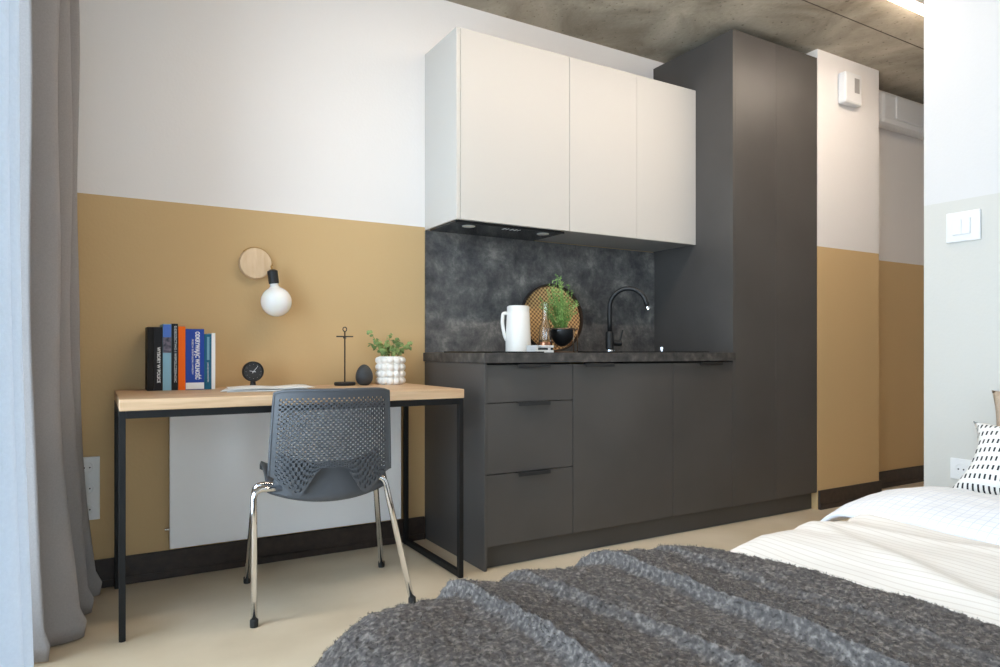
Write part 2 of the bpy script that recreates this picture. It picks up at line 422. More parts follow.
# ------------------------------------------------------------------ wall cabinets
UY = 2.695; UZ0, UZ1 = 1.481, 2.325
t_ = thing('wall_cabinet', 'white wall cabinet with one wide door above the cooker hood', 'cabinet', (1.67, 2.86, UZ0))
mb = MB().box(1.3665, 1.3845, UY, W - 0.001, UZ0, UZ1, 0.0008)
mb.build('side_panel', M['white_cab'], t_)
box('body', M['white_cab'], 1.385, 1.979, UY + 0.021, W - 0.001, UZ0 + 0.002, UZ1 - 0.001, t_)
box('door', M['white_cab'], 1.387, 1.9785, UY, UY + 0.019, UZ0, UZ1, t_, bev=0.001)
t_ = thing('wall_cabinet', 'white double-door wall cabinet beside the tall dark cupboard', 'cabinet', (2.4, 2.86, UZ0))
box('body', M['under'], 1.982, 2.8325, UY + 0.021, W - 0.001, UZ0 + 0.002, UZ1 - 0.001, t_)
box('door', M['white_cab'], 1.9815, 2.4075, UY, UY + 0.019, UZ0, UZ1, t_, bev=0.001)
box('door', M['white_cab'], 2.4085, 2.8325, UY, UY + 0.019, UZ0, UZ1, t_, bev=0.001)
hood = thing('cooker_hood', 'flat black built-in cooker hood under the leftmost white wall cabinet', 'cooker hood', (1.68, 2.85, UZ0))
box('glass_panel', M['black_glass'], 1.376, 1.965, UY + 0.03, 2.99, UZ0 - 0.009, UZ0 + 0.0015, hood, bev=0.001)
box('front_trim', M['black_metal'], 1.376, 1.965, UY + 0.022, UY + 0.0295, UZ0 - 0.011, UZ0 + 0.0015, hood)
M['hood_lamp'] = mat('frosted_lamp_lens', lin(205, 205, 200), 0.4)
M['hood_mark'] = mat('white_print', lin(230, 230, 230), 0.5)
for xx in (1.475, 1.885):
    MB().lathe([(0.03, 0), (0.03, 0.002)], 28, (xx, 2.785, UZ0 - 0.0112)).build('lamp', M['hood_lamp'], hood)
mb = MB()
for k in range(5):
    xx = 1.645 + k * 0.021
    mb.box(xx, xx + (0.004 if k in (1, 4) else 0.009), 2.745, 2.776, UZ0 - 0.0098, UZ0 - 0.0091)
mb.build('buttons', M['hood_mark'], hood)

# ------------------------------------------------------------------ desk
DX0, DX1, DY0, DY1 = 0.064, 1.2585, 2.412, 3.012
desk = thing('desk', 'oak-topped desk on a black steel frame against the ochre wall', 'desk', (0.665, 2.71, 0))
box('desk_top', M['oak'], DX0, DX1, DY0, DY1, 0.714, 0.75, desk, bev=0.0025)
lw, ld = 0.019, 0.022
xs = (DX0 - 0.001, DX1 - 0.0005 - lw); ys = (DY0 + 0.006, DY1 - 0.02 - ld)
for xx in xs:
    for yy in ys:
        box('leg', M['black_metal'], xx, xx + lw, yy, yy + ld, 0.002, 0.7135, desk, bev=0.001)
    box('floor_rail', M['black_metal'], xx, xx + lw, ys[0] + ld + 0.0005, ys[1] - 0.0005, 0.003, 0.028, desk, bev=0.001) if xx > 1 else None
    box('top_rail', M['black_metal'], xx, xx + lw, ys[0] + ld + 0.0005, ys[1] - 0.0005, 0.69, 0.7135, desk, bev=0.001)
for yy in ys:
    box('top_rail', M['black_metal'], xs[0] + lw + 0.0005, xs[1] - 0.0005, yy, yy + ld, 0.69, 0.7135, desk, bev=0.001)
for xx in xs:
    for yy in ys:
        MB().lathe([(0.009, 0.0), (0.009, 0.0025)], 14, (xx + lw / 2, yy + ld / 2, 0)).build('foot_pad', M['rubber'], desk)

# ------------------------------------------------------------------ chair
CH = Matrix.Translation((0.722, 2.51, 0)) @ Matrix.Rotation(math.radians(-8), 4, 'Z')
chair = thing('desk_chair', 'dark grey perforated plastic chair with chrome legs at the desk', 'chair', (0.722, 2.51, 0))
def lerp_tab(x, tab):
    for (a, va), (c, vc) in zip(tab[:-1], tab[1:]):
        if x <= c: return va + (vc - va) * (x - a) / (c - a)
    return tab[-1][1]
BOT = [(-1, 0.488), (-0.93, 0.482), (-0.56, 0.410), (-0.50, 0.416), (-0.24, 0.502), (-0.17, 0.510), (0.17, 0.510), (0.24, 0.502), (0.50, 0.416), (0.56, 0.410), (0.93, 0.482), (1, 0.488)]
def back_pt(u, z):
    zt = (z - 0.42) / 0.36
    hw = 0.204 - 0.018 * max(0, zt) ** 1.3
    y = -0.225 - 0.075 * zt - 0.018 * max(0, zt - 0.8) + 0.055 * u * u * (0.6 + 0.4 * zt)
    return Vector((u * hw, y, z))
def topz(u): return 0.772 - 0.010 * (abs(u) ** 8)
NU, NV = 46, 38
mb = MB()
def bfn(i, j):
    u = -1 + 2 * i
    b0 = lerp_tab(u, BOT); js = 8 / NV; zs = 0.532
    z = b0 + (zs - b0) * j / js if j < js else zs + (topz(u) - zs) * (j - js) / (1 - js)
    return CH @ back_pt(u, z)
V = [[mb.bm.verts.new(bfn(i / NU, j / NV)) for j in range(NV + 1)] for i in range(NU + 1)]
for i in range(NU):
    for j in range(NV):
        q = [V[i][j], V[i + 1][j], V[i + 1][j + 1], V[i][j + 1]]
        hole = (i + j) % 2 == 0 and 2 <= i < NU - 2 and 1 <= j < NV - 3
        if not hole:
            mb.bm.faces.new(q)
        else:
            c = sum((w.co for w in q), Vector()) / 4
            inn = [mb.bm.verts.new(c + (w.co - c) * 0.86) for w in q]
            for k in range(4):
                mb.bm.faces.new((q[k], q[(k + 1) % 4], inn[(k + 1) % 4], inn[k]))
br = mb.build('backrest', M['chair'], chair, False, solid=0.007, solid_off=0)
# rim of the backrest
rim = [CH @ back_pt(-1, 0.488 + (topz(-1) - 0.488) * k / 10) for k in range(11)]
rim += [CH @ back_pt(-1 + 2 * k / 20, topz(-1 + 2 * k / 20)) for k in range(1, 20)]
rim += [CH @ back_pt(1, topz(1) + (0.488 - topz(1)) * k / 10) for k in range(11)]
MB().tube(rim, 0.0058, 8).build('back_rim', M['chair'], chair, True)
# seat shell
prof = [(0.225, 0.418), (0.215, 0.436), (0.18, 0.45), (0.08, 0.452), (-0.04, 0.444), (-0.13, 0.430), (-0.172, 0.414), (-0.190, 0.404), (-0.199, 0.416), (-0.202, 0.47), (-0.206, 0.535)]
def seat_fn(i, j):
    f = j * (len(prof) - 1); k = min(int(f), len(prof) - 2); w = f - k
    y = prof[k][0] * (1 - w) + prof[k + 1][0] * w; z = prof[k][1] * (1 - w) + prof[k + 1][1] * w
    u = -1 + 2 * i
    rear = max(0.0, min(1.0, (-y - 0.12) / 0.08))
    hw = 0.206 - 0.07 * max(0, -y - 0.19) / 0.03 if y < -0.19 else 0.206
    z2 = z + 0.028 * u ** 4 * (1 - rear) + rear * 0.022 * u * u - rear * 0.016 * (1 - u * u)
    yy = y + 0.05 * u * u * rear
    return CH @ Vector((u * hw, yy, z2))
mb = MB(); mb.grid(seat_fn, 24, 40)
mb.build('seat', M['chair'], chair, True, solid=0.009, solid_off=0)
# frame: chrome tubes
def arc_path(pts, rad=0.035, n=6):
    pts = [Vector(p) for p in pts]; out = [pts[0]]
    for a, p, c in zip(pts[:-2], pts[1:-1], pts[2:]):
        d1 = (a - p); d2 = (c - p); r = min(rad, d1.length * 0.45, d2.length * 0.45)
        A = p + d1.normalized() * r; B = p + d2.normalized() * r
        for k in range(n + 1):
            s = k / n; out.append(A * (1 - s) ** 2 + p * 2 * s * (1 - s) + B * s ** 2)
    out.append(pts[-1]); return out
LEGS = [((0.447, 2.337, 0.012), (0.447, 2.345, 0.447), (0.58, 2.385, 0.432)),
        ((0.508, 2.794, 0.012), (0.462, 2.400, 0.452), (0.585, 2.43, 0.434)),
        ((0.972, 2.265, 0.012), (0.888, 2.325, 0.458), (0.78, 2.352, 0.430)),
        ((1.028, 2.717, 0.012), (0.876, 2.385, 0.462), (0.785, 2.40, 0.432))]
for f, k, i in LEGS:
    lg = MB().tube(arc_path([f, k, i]), 0.0105, 14).build('leg', M['chrome'], chair, True)
    d = (Vector(k) - Vector(f)).normalized()
    MB().lathe([(0.0125, 0), (0.0135, 0.006), (0.0135, 0.022), (0.0115, 0.026)], 16, (f[0], f[1], 0.0005)).build('foot_cap', M['rubber'], lg, True, auto=40)
MB().tube([(0.58, 2.385, 0.432), (0.78, 2.352, 0.430)], 0.0105, 12).tube([(0.585, 2.43, 0.434), (0.785, 2.40, 0.432)], 0.0105, 12).build('under_frame', M['chrome'], chair, True)

# ------------------------------------------------------------------ radiator
rad = thing('radiator_panel', 'flat white heating panel on the wall under the desk', 'radiator', (0.744, 3.0, 0.12))
box('panel', M['radiator'], 0.252, 1.224, W - 0.052, W - 0.036, 0.122, 0.672, rad, bev=0.003)
mb = MB()
for xx in (0.4, 1.08): mb.box(xx, xx + 0.06, W - 0.036, W - 0.0005, 0.2, 0.6)
mb.box(0.262, 1.214, W - 0.036, W - 0.03, 0.14, 0.655)
mb.build('mounting_frame', M['grey_plastic'], rad)
for zz in (0.2, 0.655): MB().tube([(0.235, W - 0.0445, zz), (0.2519, W - 0.0445, zz)], 0.006, 12).build('end_screw', M['chrome'], rad, True, auto=40)

# ------------------------------------------------------------------ sockets and switch
def socket_plate(name, x0, x1, z0, z1, label, n):
    o = thing(name, label, 'socket', ((x0 + x1) / 2, W, (z0 + z1) / 2))
    box('plate', M['white_plastic'], x0, x1, W - 0.012, W - 0.0005, z0, z1, o, bev=0.002)
    h = (z1 - z0) / n
    for k in range(n):
        zc = z0 + h * (k + 0.5); xc = (x0 + x1) / 2
        rot = Matrix.Rotation(PI / 2, 4, 'X')
        MB().lathe([(0.024, 0.0), (0.024, 0.003), (0.019, 0.003), (0.018, 0.0008)], 26, (xc, W - 0.0121, zc), True, True, rot).build('insert', M['white_plastic'], o, True, auto=30)
        mb = MB()
        for s in (-0.009, 0.009): mb.lathe([(0.0028, 0.0), (0.0028, 0.001)], 10, (xc + s, W - 0.0128, zc), True, True, rot)
        mb.build('pin_hole', M['black_matt'], o)
    return o
socket_plate('wall_socket', -0.068, 0.016, 0.262, 0.5, 'white triple wall socket low on the ochre wall beside the curtain', 3)

def yz_plate(mb, y0, y1, z0, z1, x0, x1, bev): return mb.box(x0, x1, y0, y1, z0, z1, bev)
sw = thing('light_switch', 'white double light switch on the pale partition wall', 'switch', (XR, 1.395, 1.385))
box('frame', M['white_plastic'], XR - 0.011, XR - 0.0005, 1.332, 1.456, 1.328, 1.446, sw, bev=0.004)
for a, c in ((1.3655, 1.3965), (1.3975, 1.4285)):
    box('rocker', M['white_plastic'], XR - 0.0165, XR - 0.0112, a, c, 1.356, 1.418, sw, bev=0.0015)
ps = thing('power_socket', 'white single socket on the partition wall beside the pillows', 'socket', (XR, 1.4, 0.435))
box('plate', M['white_plastic'], XR - 0.011, XR - 0.0005, 1.358, 1.44, 0.396, 0.478, ps, bev=0.003)
roty = Matrix.Rotation(-PI / 2, 4, 'Y')
MB().lathe([(0.026, 0.0), (0.026, 0.003), (0.021, 0.003), (0.0195, 0.0008)], 28, (XR - 0.0112, 1.399, 0.437), True, True, roty).build('insert', M['white_plastic'], ps, True, auto=30)
mb = MB()
for s in (-0.0095, 0.0095): mb.lathe([(0.003, 0.0), (0.003, 0.0012)], 12, (XR - 0.012, 1.399 + s, 0.437), True, True, roty)
mb.build('pin_hole', M['black_matt'], ps)

# ------------------------------------------------------------------ thermostat, ventilation box, LED strip
th = thing('wall_thermostat', 'white thermostat with small grey display high on the pillar', 'thermostat', (3.81, PY, 2.46))
box('housing', M['white_plastic'], 3.715, 3.877, PY - 0.052, PY - 0.0005, 2.335, 2.515, th, bev=0.012)
box('display', M['grey_plastic'], 3.80, 3.847, PY - 0.0535, PY - 0.0522, 2.40, 2.485, th, bev=0.0005)
vt = thing('ventilation_unit', 'white ventilation box high on the recessed corridor wall', 'ventilation unit', (4.75, YH, 2.48))
box('housing', M['white_plastic'], 4.30, 4.98, YH - 0.10, YH - 0.0005, 2.352, 2.562, vt, bev=0.03)
box('front_cover', M['white_plastic'], 4.44, 4.955, YH - 0.112, YH - 0.1005, 2.39, 2.535, vt, bev=0.006)
led = thing('led_ceiling_strip', 'long glowing white LED strip light on the concrete ceiling', 'light', (2.2, 1.87, ZC))
box('profile', M['white_plastic'], 0.55, 3.9, 1.845, 1.895, ZC - 0.02, ZC - 0.0005, led)
LEDM = emis('led_diffuser', (1.0, 0.84, 0.69, 1), 62.0)
box('diffuser', LEDM, 0.55, 3.9, 1.847, 1.893, ZC - 0.032, ZC - 0.0205, led, bev=0.003)

# ------------------------------------------------------------------ wall lamp
lx, lz = 0.581, 1.268
lamp = thing('wall_lamp', 'round wooden wall lamp with hanging globe bulb above the desk', 'lamp', (lx, W, lz))
rx = Matrix.Rotation(PI / 2, 4, 'X')
MB().lathe([(0.064, 0.0), (0.065, 0.002), (0.065, 0.026), (0.062, 0.03)], 48, (lx, W - 0.0005, lz), True, True, rx).build('backplate', M['birch'], lamp, True, auto=40)
ex, ey = 0.644, W - 0.075
TL = Matrix.Translation((ex - 0.006, ey, lz - 0.03)) @ Matrix.Rotation(math.radians(-7), 4, 'Y') @ Matrix.Translation((0, 0, 0.03 - lz))
cordm = mat('brass_coloured_cord', lin(176, 140, 78), 0.5, 0.3)
MB().tube([(lx + 0.0665 * math.cos(a), W - 0.014, lz + 0.0665 * math.sin(a)) for a in [PI * 0.75 - PI * 0.72 * k / 24 for k in range(25)]] + [(lx + 0.067, W - 0.03, lz - 0.005), (ex - 0.006, ey + 0.02, lz - 0.012), (ex - 0.006, ey, lz - 0.03)], 0.0034, 8).build('cord', cordm, lamp, True)
MB().lathe([(0.010, -0.028), (0.021, -0.034), (0.021, -0.085), (0.019, -0.087)], 28, (0, 0, 0), True, True, TL @ Matrix.Translation((0, 0, lz))).build('lamp_holder', M['black_matt'], lamp, True, auto=40)
R_ = 0.0625; zb = lz - 0.085 - 0.015 - R_
prof = [(0.017, lz - 0.087), (0.0175, lz - 0.098)]
for k in range(1, 25):
    a = 0.30 + (PI - 0.30) * k / 24
    prof.append((max(0.0005, R_ * math.sin(a)), zb + R_ * math.cos(a)))
MB().lathe(list(reversed(prof)), 40, (0, 0, 0), True, True, TL).build('globe_bulb', M['lampwhite'], lamp, True)

# ------------------------------------------------------------------ books
def spine_fn(xc, y, ztop):
    return lambda tx, ty, tz: (xc + ty, y - tz, ztop - tx)
def book(x0, x1, z1, depth, m, label, name='book', group='books standing on the desk', tilt=0.0, pages=True, yb=None):
    yf = 2.885; 
    o = thing(name, label, 'book', ((x0 + x1) / 2, yf + depth / 2, 0.75), 0, group)
    c = 0.0022
    mb = MB()
    mb.box(x0, x0 + c, yf, yf + depth, 0.7505, z1); mb.box(x1 - c, x1, yf, yf + depth, 0.7505, z1)
    mb.box(x0 + c, x1 - c, yf, yf + c, 0.7505, z1)
    mb.build('cover', m, o)
    box('pages', M['paper'], x0 + c, x1 - c, yf + c + 0.0005, yf + depth - 0.004, 0.7535, z1 - 0.003, o)
    return o
def bm_(n, c, r=0.55): return mat(n, c, r, spec=0.2)
ink = mat('white_ink', lin(236, 236, 236), 0.5)
YF = 2.885
b_ = book(0.169, 0.190, 0.990, 0.13, bm_('book_black_plain', lin(30, 27, 25)), 'plain black book at the curtain end of the desk row')
b_ = book(0.191, 0.220, 0.990, 0.125, bm_('book_black_title', lin(38, 38, 41)), 'black book with white spine title beside the plain black book')
text_mesh('title', 'WYBORY W POLSCE', 0.015, ink, b_, spine_fn(0.202, YF - 0.0004, 0.915), width=0.135, bold=0.0004)
b_ = book(0.221, 0.250, 1.002, 0.135, bm_('book_pale_blue', lin(140, 184, 204)), 'pale blue book with dark picture band on its spine')
box('sky_band', bm_('book_sky_blue', lin(82, 120, 200)), 0.2215, 0.2495, YF - 0.0008, YF - 0.0001, 0.952, 1.0, b_)
box('picture_band', noise_mat('book_picture', [(0.35, lin(28, 32, 52)), (0.65, lin(120, 106, 120))], 70, 3, 0.4), 0.2215, 0.2495, YF - 0.0008, YF - 0.0001, 0.893, 0.952, b_)
b_ = book(0.251, 0.273, 1.004, 0.13, bm_('book_dark_green', lin(38, 42, 44)), 'dark charcoal book with thin white lettering beside the orange book')
text_mesh('title', 'DZIEDZICTWO I WSPOLCZESNOSC', 0.011, ink, b_, spine_fn(0.2605, YF - 0.0004, 0.995), width=0.215)
b_ = book(0.2745, 0.299, 0.994, 0.135, bm_('book_orange', lin(246, 110, 20)), 'bright orange book in the desk row')
b_ = book(0.300, 0.3655, 0.985, 0.14, bm_('book_blue', lin(44, 74, 160)), 'thick royal blue book with white capital title on spine')
text_mesh('title', 'ODKRYWAJĄC WOLNOŚĆ', 0.0215, ink, b_, spine_fn(0.3345, YF - 0.0004, 0.975), width=0.185, bold=0.0007)
text_mesh('subtitle', 'PRZECIW ZNIEWOLENIU UMYSŁÓW', 0.0085, ink, b_, spine_fn(0.3215, YF - 0.0004, 0.945), width=0.135)
box('spine_band', M['paper'], 0.3005, 0.365, YF - 0.0008, YF - 0.0001, 0.753, 0.778, b_)
b_ = book(0.3665, 0.392, 0.966, 0.125, bm_('book_teal', lin(36, 98, 128)), 'slim teal book with small pale spine title')
box('title_panel', bm_('book_pale_teal', lin(120, 166, 186)), 0.376, 0.3845, YF - 0.0008, YF - 0.0001, 0.865, 0.955, b_)
text_mesh('title', 'LEKCJE EKONOMII', 0.0065, ink, b_, spine_fn(0.3775, YF - 0.0004, 0.855), width=0.075)
b_ = book(0.3925, 0.406, 0.970, 0.125, bm_('book_white', lin(240, 240, 238)), 'thin white book at the clock end of the desk row')

# ------------------------------------------------------------------ clock, papers
cx_, cy_ = 0.553, 2.915
ck = thing('desk_clock', 'small round black desk clock standing behind the white papers', 'clock', (cx_, cy_, 0.75))
zc = 0.817
MB().lathe([(0.038, 0.0), (0.041, 0.003), (0.041, 0.025), (0.039, 0.028), (0.036, 0.028), (0.035, 0.025)], 44, (cx_, cy_ + 0.014, zc), True, True, rx).build('case', M['black_matt'], ck, True, auto=35)
mb = MB()
mb.lathe([(0.0345, 0.0), (0.0345, 0.001)], 40, (cx_, cy_ - 0.0112, zc), True, True, rx)
mb.build('dial', mat('dark_dial', lin(40, 40, 42), 0.4), ck)
mb = MB()
def hand(ang, ln, w):
    d = Vector((math.sin(ang), 0, math.cos(ang))); n = Vector((d.z, 0, -d.x)) * w
    y = cy_ - 0.0132
    c = Vector((cx_, y, zc))
    a = c - d * 0.008
    P4 = [a - n, a + n, c + d * ln + n * 0.5, c + d * ln - n * 0.5]
    A = [mb.bm.verts.new(p) for p in P4]; B = [mb.bm.verts.new(p + Vector((0, -0.0006, 0))) for p in P4]
    mb.bm.faces.new(A); mb.bm.faces.new(B)
    for k in range(4): mb.bm.faces.new((A[k], A[(k + 1) % 4], B[(k + 1) % 4], B[k]))
hand(math.radians(38), 0.028, 0.0011); hand(math.radians(-80), 0.016, 0.0014)
mb.build('hands', mat('white_hands', lin(240, 240, 240), 0.4), ck)
mb = MB()
for k in range(12):
    a = 2 * PI * k / 12
    mb.box(cx_ + 0.029 * math.sin(a) - 0.0011, cx_ + 0.029 * math.sin(a) + 0.0011, cy_ - 0.0128, cy_ - 0.0123, zc + 0.029 * math.cos(a) - 0.0011, zc + 0.029 * math.cos(a) + 0.0011)
mb.build('hour_marks', M['grey_plastic'], ck)
MB().lathe([(0.027, 0.0005), (0.027, 0.005), (0.012, 0.010), (0.009, 0.035)], 28, (cx_, cy_, 0.75)).build('stand', M['black_matt'], ck, True, auto=40)

pr = thing('paper_sheets', 'loose white papers lying on the desk in front of the clock', 'papers', (0.60, 2.78, 0.75))
def sheet(cx, cy, ang, z, lift, name='sheet'):
    mb = MB(); R2 = Matrix.Rotation(ang, 3, 'Z')
    def fn(i, j):
        x = (i - 0.5) * 0.30; y = (j - 0.5) * 0.215
        p = R2 @ Vector((x, y, 0))
        return Vector((cx + p.x, cy + p.y, z + lift * (math.sin(i * PI * 1.7) ** 2) * (0.5 + 0.5 * j)))
    mb.grid(fn, 24, 6)
    return mb.build(name, M['paper'], pr, True, solid=0.0008, solid_off=1)
sheet(0.575, 2.72, math.radians(-9), 0.7507, 0.001); sheet(0.56, 2.715, math.radians(-14), 0.7535, 0.006); sheet(0.58, 2.725, math.radians(-5), 0.7600, 0.004)

# ------------------------------------------------------------------ jewellery stand, egg, bubble pot
jx, jy = 0.937, 2.92
js = thing('jewellery_stand', 'thin black jewellery stand with crossbar and ring on the desk', 'jewellery stand', (jx, jy, 0.75))
MB().lathe([(0.044, 0.0005), (0.046, 0.003), (0.046, 0.012), (0.043, 0.015)], 36, (jx, jy, 0.75)).build('base', M['black_matt'], js, True, auto=40)
MB().tube([(jx, jy, 0.764), (jx, jy, 0.985)], 0.0032, 10).build('stem', mat('dark_bronze', lin(58, 44, 34), 0.35, 0.6), js, True)
mb = MB().tube([(jx - 0.036, jy + 0.004, 0.963), (jx + 0.036, jy - 0.004, 0.963)], 0.003, 10).tube([(jx - 0.01, jy - 0.016, 0.957), (jx + 0.01, jy + 0.016, 0.957)], 0.003, 10)
mb.build('crossbar', M['black_matt'], js, True)
MB().tube([(jx + 0.0085 * math.sin(2 * PI * k / 20), jy, 0.9945 + 0.0095 * math.cos(2 * PI * k / 20)) for k in range(21)], 0.0022, 8).build('ring', M['black_matt'], js, True)

ex_, ey_ = 1.018, 2.90
prof = []
for k in range(27):
    a = PI * k / 26
    r = 0.0375 * math.sin(a) * (1 + 0.16 * math.cos(a)); z = 0.044 - 0.047 * math.cos(a)
    if z < 0.0006: z = 0.0006
    prof.append((max(0.0004, r), z))
eg = MB().lathe(prof, 36, (ex_, ey_, 0.75)).build('egg_ornament', noise_mat('matt_charcoal_ceramic', [(0.3, lin(48, 51, 54)), (0.7, lin(58, 61, 64))], 40, 3, 0.6), None, True)
tag(eg, 'matt charcoal egg-shaped ornament between jewellery stand and bubble pot', 'ornament')

px_, py_ = 1.146, 2.915
pt = thing('bubble_planter', 'white bubble-textured pot with leafy green plant on the desk', 'plant pot', (px_, py_, 0.75))
mb = MB().lathe([(0.050, 0.0005), (0.052, 0.004), (0.052, 0.124), (0.0505, 0.126), (0.0495, 0.11)], 32, (px_, py_, 0.75))
for r in range(4):
    for k in range(12):
        a = 2 * PI * (k + 0.3) / 12
        mb.sphere((px_ + 0.0515 * math.cos(a), py_ + 0.0515 * math.sin(a), 0.75 + 0.0172 + r * 0.0302), 0.0166, 16)
mb.build('pot', M['ceramic'], pt, True, auto=60)
MB().lathe([(0.049, 0), (0.049, 0.004)], 24, (px_, py_, 0.855)).build('soil', M['soil'], pt)
leafm = noise_mat('round_green_leaf', [(0.3, lin(74, 108, 58)), (0.7, lin(158, 180, 110))], 24, 3, 0.5)
stemm = mat('plant_stem', lin(120, 120, 70), 0.6)
rng = random.Random(3)
lv = MB(); stm = MB()
def leaf(mb, c, nrm, size, rng):
    n = Vector(nrm).normalized(); a = n.orthogonal().normalized(); a = Matrix.Rotation(rng.uniform(0, 2 * PI), 3, n) @ a; b = n.cross(a)
    cv = mb.bm.verts.new(c + n * size * 0.10)
    ring = [mb.bm.verts.new(c + (a * math.cos(t) * 1.0 + b * math.sin(t) * 0.9) * size * (1 + 0.12 * math.cos(2 * t)) - n * size * 0.08) for t in [2 * PI * k / 9 for k in range(9)]]
    for k in range(9): mb.bm.faces.new((cv, ring[k], ring[(k + 1) % 9]))
stems = []
for k in range(17):
    a = rng.uniform(0, 2 * PI); sp_ = rng.uniform(0.02, 0.085); h = rng.uniform(0.035, 0.085)
    stems.append((a, sp_, h))
stems += [(PI + 0.15, 0.105, 0.118), (0.1, 0.1, 0.07), (0.0, 0.09, 0.05), (PI - 0.2, 0.088, 0.06), (1.5, 0.02, 0.105)]
for (a, s_, h) in stems:
    p0 = Vector((px_ + 0.02 * math.cos(a), py_ + 0.02 * math.sin(a), 0.857))
    p2 = Vector((px_ + s_ * math.cos(a), min(py_ + s_ * math.sin(a), 3.005), 0.865 + h))
    p1 = (p0 + p2) / 2 + Vector((0, 0, 0.02))
    P = [p0 * (1 - q) ** 2 + p1 * 2 * q * (1 - q) + p2 * q * q for q in [k / 6 for k in range(7)]]
    stm.tube(P, 0.0011, 5)
    for q in range(2, 7):
        for s in range(2 if q < 6 else 4):
            off = Vector((rng.uniform(-1, 1), rng.uniform(-1, 1), rng.uniform(-0.4, 0.9)))
            c = P[q] + off * 0.010
            c.y = min(c.y, 3.01)
            leaf(lv, c, (off.x * 0.8, off.y - 0.55, 0.6 + off.z), rng.uniform(0.006, 0.0105), rng)
stm.build('stems', stemm, pt, True)
lv.build('leaves', leafm, pt, False)

# ------------------------------------------------------------------ worktop things
jx, jy = 1.752, 2.80; ZT = ZW + 0.0005
jg = thing('thermal_jug', 'tall white thermal jug with handle on the worktop', 'jug', (jx, jy, ZT))
MB().lathe([(0.058, 0), (0.061, 0.003), (0.0605, 0.07), (0.0545, 0.19), (0.0532, 0.194), (0.0538, 0.197), (0.0538, 0.219), (0.052, 0.2215), (0.03, 0.222)], 44, (jx, jy, ZT)).build('body', M['ceramic'], jg, True, auto=30)
mb = MB()
hd = Vector((-0.86, 0.35, 0)).normalized()
def jp(r, z): return Vector((jx, jy, ZT + z)) + hd * r
P = arc_path([jp(0.05, 0.188), jp(0.074, 0.188), jp(0.078, 0.14), jp(0.066, 0.08), jp(0.056, 0.058)], 0.022)
mb.tube(P, 0.0085, 12); mb.build('handle', M['ceramic'], jg, True)
MB().lathe([(0.03, 0.2225), (0.046, 0.2225), (0.046, 0.2245), (0.02, 0.226)], 32, (jx, jy, ZT)).build('lid', M['ceramic'], jg, True, auto=30)

# rattan tray leaning on the splashback
tm = mat('rattan_weave', lin(190, 150, 96), 0.6)
t, N, L, b = nodes(tm)
tcn = N.new('ShaderNodeTexCoord')
ck1 = N.new('ShaderNodeTexChecker'); ck1.inputs['Scale'].default_value = 92
mpn = N.new('ShaderNodeMapping'); mpn.inputs['Rotation'].default_value = (0, 0.06, 0); mpn.inputs['Scale'].default_value = (1, 0, 1)
L.new(tcn.outputs['Object'], mpn.inputs['Vector']); L.new(mpn.outputs[0], ck1.inputs['Vector'])
ck1.inputs['Color1'].default_value = lin(214, 174, 116); ck1.inputs['Color2'].default_value = lin(122, 86, 52)
L.new(ck1.outputs['Color'], b.inputs['Base Color'])
Rt = 0.178
tx, tz = 2.052, ZT + Rt + 0.001
tilt = Matrix.Rotation(math.radians(-7), 4, 'Z') @ Matrix.Rotation(math.radians(90 - 6), 4, 'X')
ty = W - 0.012 - 0.066
trn = Matrix.Translation((tx, ty, tz)) @ tilt
ta = thing('woven_tray', 'round woven rattan tray with dark rim leaning on the splashback', 'tray', (tx, ty, ZT))
def lathe_m(mb, prof, n, mtx):
    return mb.lathe(prof, n, (0, 0, 0), True, True, mtx)
lathe_m(MB(), [(0.168, -0.004), (0.168, 0.003)], 64, trn).build('woven_base', tm, ta)
mb = MB()
n = 64; prof = [(0.1675, -0.008), (0.178, -0.008), (0.178, 0.022), (0.173, 0.022), (0.1675, 0.004)]
rings = [[mb.bm.verts.new(trn @ Vector((r * math.cos(2 * PI * k / n), r * math.sin(2 * PI * k / n), z))) for k in range(n)] for r, z in prof]
for q in range(len(rings)):
    A, B = rings[q], rings[(q + 1) % len(rings)]
    for k in range(n): mb.bm.faces.new((A[k], A[(k + 1) % n], B[(k + 1) % n], B[k]))
mb.build('rim', mat('dark_stained_rim', lin(40, 28, 22), 0.5), ta, True, auto=40)

# herb in a black bowl held by a wire stand
hx, hy = 2.012, 2.80
hb = thing('herb_planter', 'black bowl planter with feathery green herb in a wire stand', 'plant pot', (hx, hy, ZT))
prof = [(0.0005, 0.030)]
for k in range(1, 15):
    a = PI / 2 * k / 14
    prof.append((0.063 * math.sin(a), 0.030 + 0.090 * (1 - math.cos(a))))
prof += [(0.0615, 0.122), (0.059, 0.1215), (0.056, 0.11)]
MB().lathe(prof, 40, (hx, hy, ZT)).build('bowl', mat('satin_black_bowl', lin(20, 22, 25), 0.28), hb, True, auto=50)
MB().lathe([(0.0555, 0.108), (0.0555, 0.111)], 24, (hx, hy, ZT)).build('soil', M['soil'], hb)
mb = MB()
cor = [(hx - 0.094, hy), (hx, hy - 0.094), (hx + 0.094, hy), (hx, hy + 0.094)]
wr = 0.003
for k in range(4):
    a, c = cor[k], cor[(k + 1) % 4]
    mb.tube([(a[0], a[1], ZT + 0.001), (a[0], a[1], ZT + 0.118)], wr, 8)
    mb.tube([(a[0], a[1], ZT + 0.003), (c[0], c[1], ZT + 0.003)], wr, 8)
mb.tube([(cor[0][0], cor[0][1], ZT + 0.117), (hx - 0.0635, hy, ZT + 0.117)], wr, 8)
mb.tube([(cor[1][0], cor[1][1], ZT + 0.117), (hx, hy - 0.0635, ZT + 0.117)], wr, 8)
mb.tube([(cor[2][0], cor[2][1], ZT + 0.117), (hx + 0.0635, hy, ZT + 0.117)], wr, 8)
